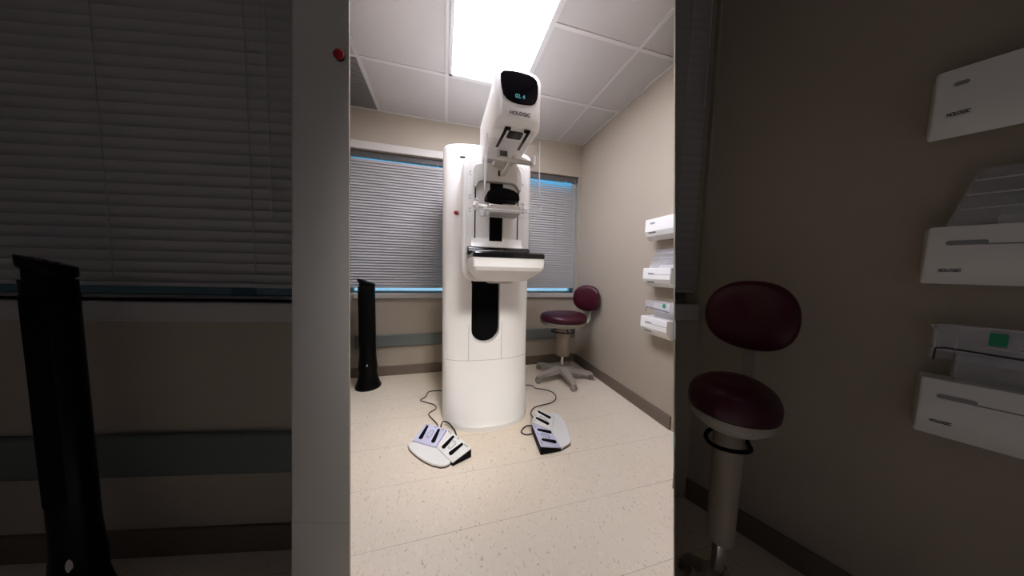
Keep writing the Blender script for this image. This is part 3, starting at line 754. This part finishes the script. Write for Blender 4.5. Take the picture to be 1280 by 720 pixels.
stool('nearer burgundy stool in the dim right bay, its foot cut off by the frame', (.880, .565, 0), math.radians(200), .112, .122, .10, .745, .130, .235, .235, .97, math.radians(168.6), sleeve=.040, cr=.66)

# ------------------------------------------------------------------ wall holders and the clear paddles they carry
def holder(label, F, s0, s1, z0, z1, depth, group, slot, txt, loc, size, squash=1.0):
    """F maps (along, out of wall, up); s0 is the far end"""
    t = thing('wall_holder', label, 'paddle holder', loc, group)
    hgt = z1-z0
    ya = z0+hgt*.64
    b = MB(F)
    def sec(s, e=0): return [(s, .0, z0+.028), (s, depth*.55, z0), (s, depth*.86, z0+hgt*.20-e), (s, depth, z0+hgt*.42), (s, depth*1.0, ya), (s, depth*.985, z1), (s, .0, z1)]
    def sec2(s, k): return [(s, y*k if y else 0, (z0+z1)/2+(z-(z0+z1)/2)*k) for _, y, z in sec(s)]
    b.loft([sec2(s0, .965), sec2(s0+.004, 1.0), sec2(s1, 1.0)])
    body = b.build('body', M['white_gloss'], t, bevel=.005, seg=3, angle=20)
    X = (F @ Vector((1,0,0,0))).to_3d(); Nn = (F @ Vector((0,1,0,0))).to_3d()
    if slot:
        a, c, zc, hh = slot
        b = MB(F); b.loft([[(s, d, z) for s, z in rrect(a, a+min(.055, c-a), zc-hh, zc+hh, hh*.95, 5)] for d in (depth*.9, depth+.0012)]); o = b.build('finger_slot', M['grey_ink'], t); o.parent = body; o.matrix_parent_inverse = Matrix.Identity(4)
        if c-a > .06:
            b = MB(F); b.loft([[(s, d, z) for s, z in rrect(a+.05, c, zc-hh*.45-.004, zc+hh*.1-.004, hh*.2, 3)] for d in (depth*.9, depth+.001)]); o = b.build('drawer_gap', M['grey_ink'], t); o.parent = body; o.matrix_parent_inverse = Matrix.Identity(4)
    sx, zz = txt
    # lettering lies on the lower bevelled face
    p0 = Vector((0, depth*.86, z0+hgt*.20)); p1 = Vector((0, depth, z0+hgt*.42))
    k = (zz-p0.z)/(p1.z-p0.z); d = p0.y+(p1.y-p0.y)*k
    up = (p1-p0).normalized(); nl = Vector((0, up.z, -up.y))
    o = F @ Vector((sx, d, zz)) + (F @ Vector((0, nl.y, nl.z, 0)).to_4d()).to_3d()*0
    nw = (F.to_3x3() @ nl).normalized(); xw = (F.to_3x3() @ Vector((1,0,0))).normalized()
    tx = text('HOLOGIC', size, frame(o + nw*.0008, xw, nw), M['ink'], 'lettering', body, .0005, label='dark capital lettering', squash=squash)
    tx.matrix_parent_inverse = Matrix.Identity(4)
    return t

def clear_dome_paddle(label, F, s0, s1, zb, h, d0, d1, loc):
    t = thing('compression_paddle', label, 'clear paddle', loc, 'clear paddles on the wall holders')
    sl = (s1-s0)*.16; th = .003
    def slab(b, a, c):   # a sheet between outlines a and c
        b.loft([a, c])
    b = MB(F)
    o = [(s0, d0, zb), (s1, d0, zb), (s1, d1, zb), (s0, d1, zb)]; q = [(s0+sl, d0+.01, zb+h), (s1-sl*.2, d0+.01, zb+h), (s1-sl*.2, d1-.02, zb+h), (s0+sl, d1-.02, zb+h)]
    oi = [(s0+th, d0+th, zb), (s1-th, d0+th, zb), (s1-th, d1-th, zb), (s0+th, d1-th, zb)]; qi = [(s0+sl+th, d0+.01+th, zb+h-th), (s1-sl*.2-th, d0+.01+th, zb+h-th), (s1-sl*.2-th, d1-.02-th, zb+h-th), (s0+sl+th, d1-.02-th, zb+h-th)]
    b.loft([oi, qi, q, o][::1], cap=False); b.face([b.v(p) for p in qi]); b.face([b.v(p) for p in q])
    b.build('shell', M['clear_thick'], t, bevel=.003)
    b = MB(F)
    for z in (.30, .55, .80): b.box(s0+sl*z+.002, s1-.01, d1-.02*z+.0, d1-.02*z+.002, zb+h*z-.002, zb+h*z+.002)
    b.build('rib', M['cover'], t, weld=False)
    # white cushion with an arched opening underneath
    b = MB(F)
    a0, a1 = s0+(s1-s0)*.30, s1-.008
    b.box(a0, a1, d0+.02, d1-.03, zb, zb+h*.17); b.build('mount_block', M['white_gloss'], t, bevel=.004)
    b = MB(F); c = (a0+a1)/2; r = (a1-a0)*.46
    out = [(c-r*math.cos(PI*k/16), zb+h*.17+h*.42*math.sin(PI*k/16)) for k in range(17)]
    inn = [(c-r*.80*math.cos(PI*k/16), zb+h*.17+h*.30*math.sin(PI*k/16)) for k in range(17)]
    b.loft([[(s, d, z) for s, z in out + inn[::-1]] for d in (d0+.022, d1-.035)]); b.build('arch', M['clear_thick'], t)
    return t
def clear_tray_paddle(label, F, s0, s1, zb, zm, h, d0, d1, loc, gs):
    t = thing('compression_paddle', label, 'clear paddle', loc, 'clear paddles on the wall holders')
    b = MB(F); th = .003
    # upstanding inner panel in the holder
    b.box(s0+.035, s1, d0+.03, d0+.033, zb-.01, zm-.004); b.box(s0+.035, s0+.038, d0, d0+.03, zb-.01, zm-.004)
    b.build('inner_panel', M['clear_thick'], t, weld=False)
    b = MB(F)
    b.box(s0, s1, d1-th, d1, zm, zm+h); b.box(s0, s0+th, d0, d1, zm, zm+h); b.box(s0, s1, d0, d1, zm, zm+th); b.box(s0, s1, d0, d0+th, zm-.03, zm+h)
    tray = b.build('tray', M['clear_thick'], t, weld=False, bevel=.002)
    b = MB(F); b.tube([(s0+.002, d1+.001, zm-.025), (s0+.003, d1+.001, zm+.006), (s0+.016, d1+.001, zm+.010), (s1, d1+.001, zm-.002)], .0022, 6); b.build('wire_rim', M['ink'], t)
    b = MB(F); b.tube(smooth_path([(s0+.001, d1, zm), (s0+.001, d1, zm+h*.75), (s0+.012, d1, zm+h), (s1, d1, zm+h)], 3), .002, 6); b.tube([(s0+.03, d1, zm+.01), (s0+.03, d1, zm+h*.8)], .0016, 6); b.tube([(s0+.06, d1, zm+h*.35), (s1-.02, d1, zm+h*.25)], .002, 6); b.build('tray_edge', M['cover'], t, weld=False)
    b = MB(F); b.box(gs, gs+.022, d1-.001, d1+.002, zm+h*.42, zm+h*.86); o = b.build('sticker', M['green'], t); o['label'] = 'green square sticker'
    return t

# centre: wall x = 1.55, along = -y (towards the camera), out = -x
FC = Matrix(((0,-1,0,1.55), (-1,0,0,0), (0,0,1,0), (0,0,0,1)))
dep = .112
G1 = 'wall holders for clear paddles'
S1 = -1.345
holder('white wall holder, topmost of the three on the bright beige wall, carrying nothing', FC, -1.592, S1, 1.340, 1.492, dep, G1, (-1.543, -1.500, 1.459, .006), (-1.523, 1.3945), (1.5, 1.46, 1.34), .0145)
holder('white wall holder on the bright beige wall, middle of three, under a clear domed paddle', FC, -1.586, S1, 1.005, 1.140, dep, G1, (-1.535, S1, 1.100, .006), (-1.517, 1.040), (1.5, 1.46, 1.005), .0145)
holder('white wall holder on the bright beige wall, lowest of three, under the green-stickered tray', FC, -1.582, S1, .648, .784, dep, G1, (-1.533, S1, .745, .006), (-1.513, .684), (1.5, 1.46, .65), .0145)
clear_dome_paddle('clear domed paddle on the middle white holder of the bright wall', FC, -1.538, S1+.012, 1.1405, .130, .02, .105, (1.49, 1.43, 1.1405))
clear_tray_paddle('clear tray paddle with green sticker on the lowest white holder of the bright wall', FC, -1.548, S1+.0, .794, .846, .055, .02, .100, (1.49, 1.43, .784), -1.398)

# right bay: same three, nearer
FH = bayF(Vector((1.20, .82)), Vector((.36, -.933)).normalized(), Vector((-.933, -.36)).normalized())
dep2 = .075
holder('white wall holder at the far right in the dim bay, topmost of three, carrying nothing', FH, .416, .70, 1.488, 1.656, dep2, G1, (.441, .462, 1.615, .005), (.453, 1.541), (1.33, .25, 1.49), .0125, .55)
holder('white wall holder in the dim right bay, middle of three, under a clear domed paddle', FH, .434, .70, 1.093, 1.247, dep2, G1, (.461, .70, 1.203, .006), (.472, 1.1305), (1.33, .25, 1.09), .0125, .55)
holder('white wall holder in the dim right bay, lowest of three, under the green-stickered tray', FH, .454, .72, .668, .835, dep2, G1, (.479, .72, .790, .006), (.490, .717), (1.33, .25, .67), .0125, .55)
clear_dome_paddle('clear domed paddle on the middle white holder in the dim right bay', FH, .459, .69, 1.2475, .145, .01, .066, (1.33, .25, 1.2475))
clear_tray_paddle('clear tray paddle with green sticker on the lowest white holder in the dim bay', FH, .466, .71, .846, .912, .072, .01, .066, (1.33, .25, .835), .536)

# ------------------------------------------------------------------ sky outside
w = bpy.data.worlds.new('sky'); scene.world = w; w.use_nodes = True; nt = w.node_tree; N = nt.nodes; L = nt.links
bg = N['Background']
tc = N.new('ShaderNodeTexCoord'); sp = N.new('ShaderNodeSeparateXYZ'); L.new(tc.outputs['Generated'], sp.inputs[0])
rp = N.new('ShaderNodeValToRGB'); L.new(sp.outputs['Z'], rp.inputs[0])
mr = N.new('ShaderNodeMapRange'); mr.inputs['From Min'].default_value = -.4; mr.inputs['From Max'].default_value = .4
L.new(sp.outputs['Z'], mr.inputs['Value']); L.new(mr.outputs[0], rp.inputs[0])
e = rp.color_ramp.elements
e[0].position = .0; e[0].color = (.55, .75, .85, 1); e[1].position = 1; e[1].color = (.02, .52, 1.0, 1)
m_ = rp.color_ramp.elements.new(.5); m_.color = (.30, .62, .85, 1)
L.new(rp.outputs[0], bg.inputs['Color']); bg.inputs['Strength'].default_value = 1.15

# added lamp behind the photographer, brightens the machine front
ld = bpy.data.lights.new('added_front_spot', 'SPOT'); ld.energy = SPOT; ld.color = (1, .97, .93); ld.spot_size = math.radians(34); ld.spot_blend = 1.0; ld.shadow_soft_size = .25
lo = bpy.data.objects.new('added_front_spot', ld); COL.objects.link(lo); lo.location = (.45, -.55, H-.12)
lo.rotation_euler = (Vector((.24, 1.60, .50))-lo.location).to_track_quat('-Z', 'Y').to_euler()

# ------------------------------------------------------------------ camera
cd = bpy.data.cameras.new('camera'); cam = bpy.data.objects.new('camera', cd); COL.objects.link(cam)
cd.sensor_fit = 'HORIZONTAL'; cd.sensor_width = 36; cd.lens = 36*317/1280; cd.clip_start = .02; cd.clip_end = 60
Rm = Matrix(((.96579,-.004143,-.259292),(-.258242,.075953,-.96309),(.023684,.997103,.072285))).to_4x4()
cam.matrix_world = Matrix.Translation((0, 0, CAMZ)) @ Rm
scene.camera = cam
scene.cycles.transparent_max_bounces = 40
vs = scene.view_settings
scene.display_settings.display_device = 'sRGB'
vs.view_transform = 'Standard'; vs.look = 'None'; vs.exposure = 0.0; vs.gamma = 1.0; vs.use_curve_mapping = False
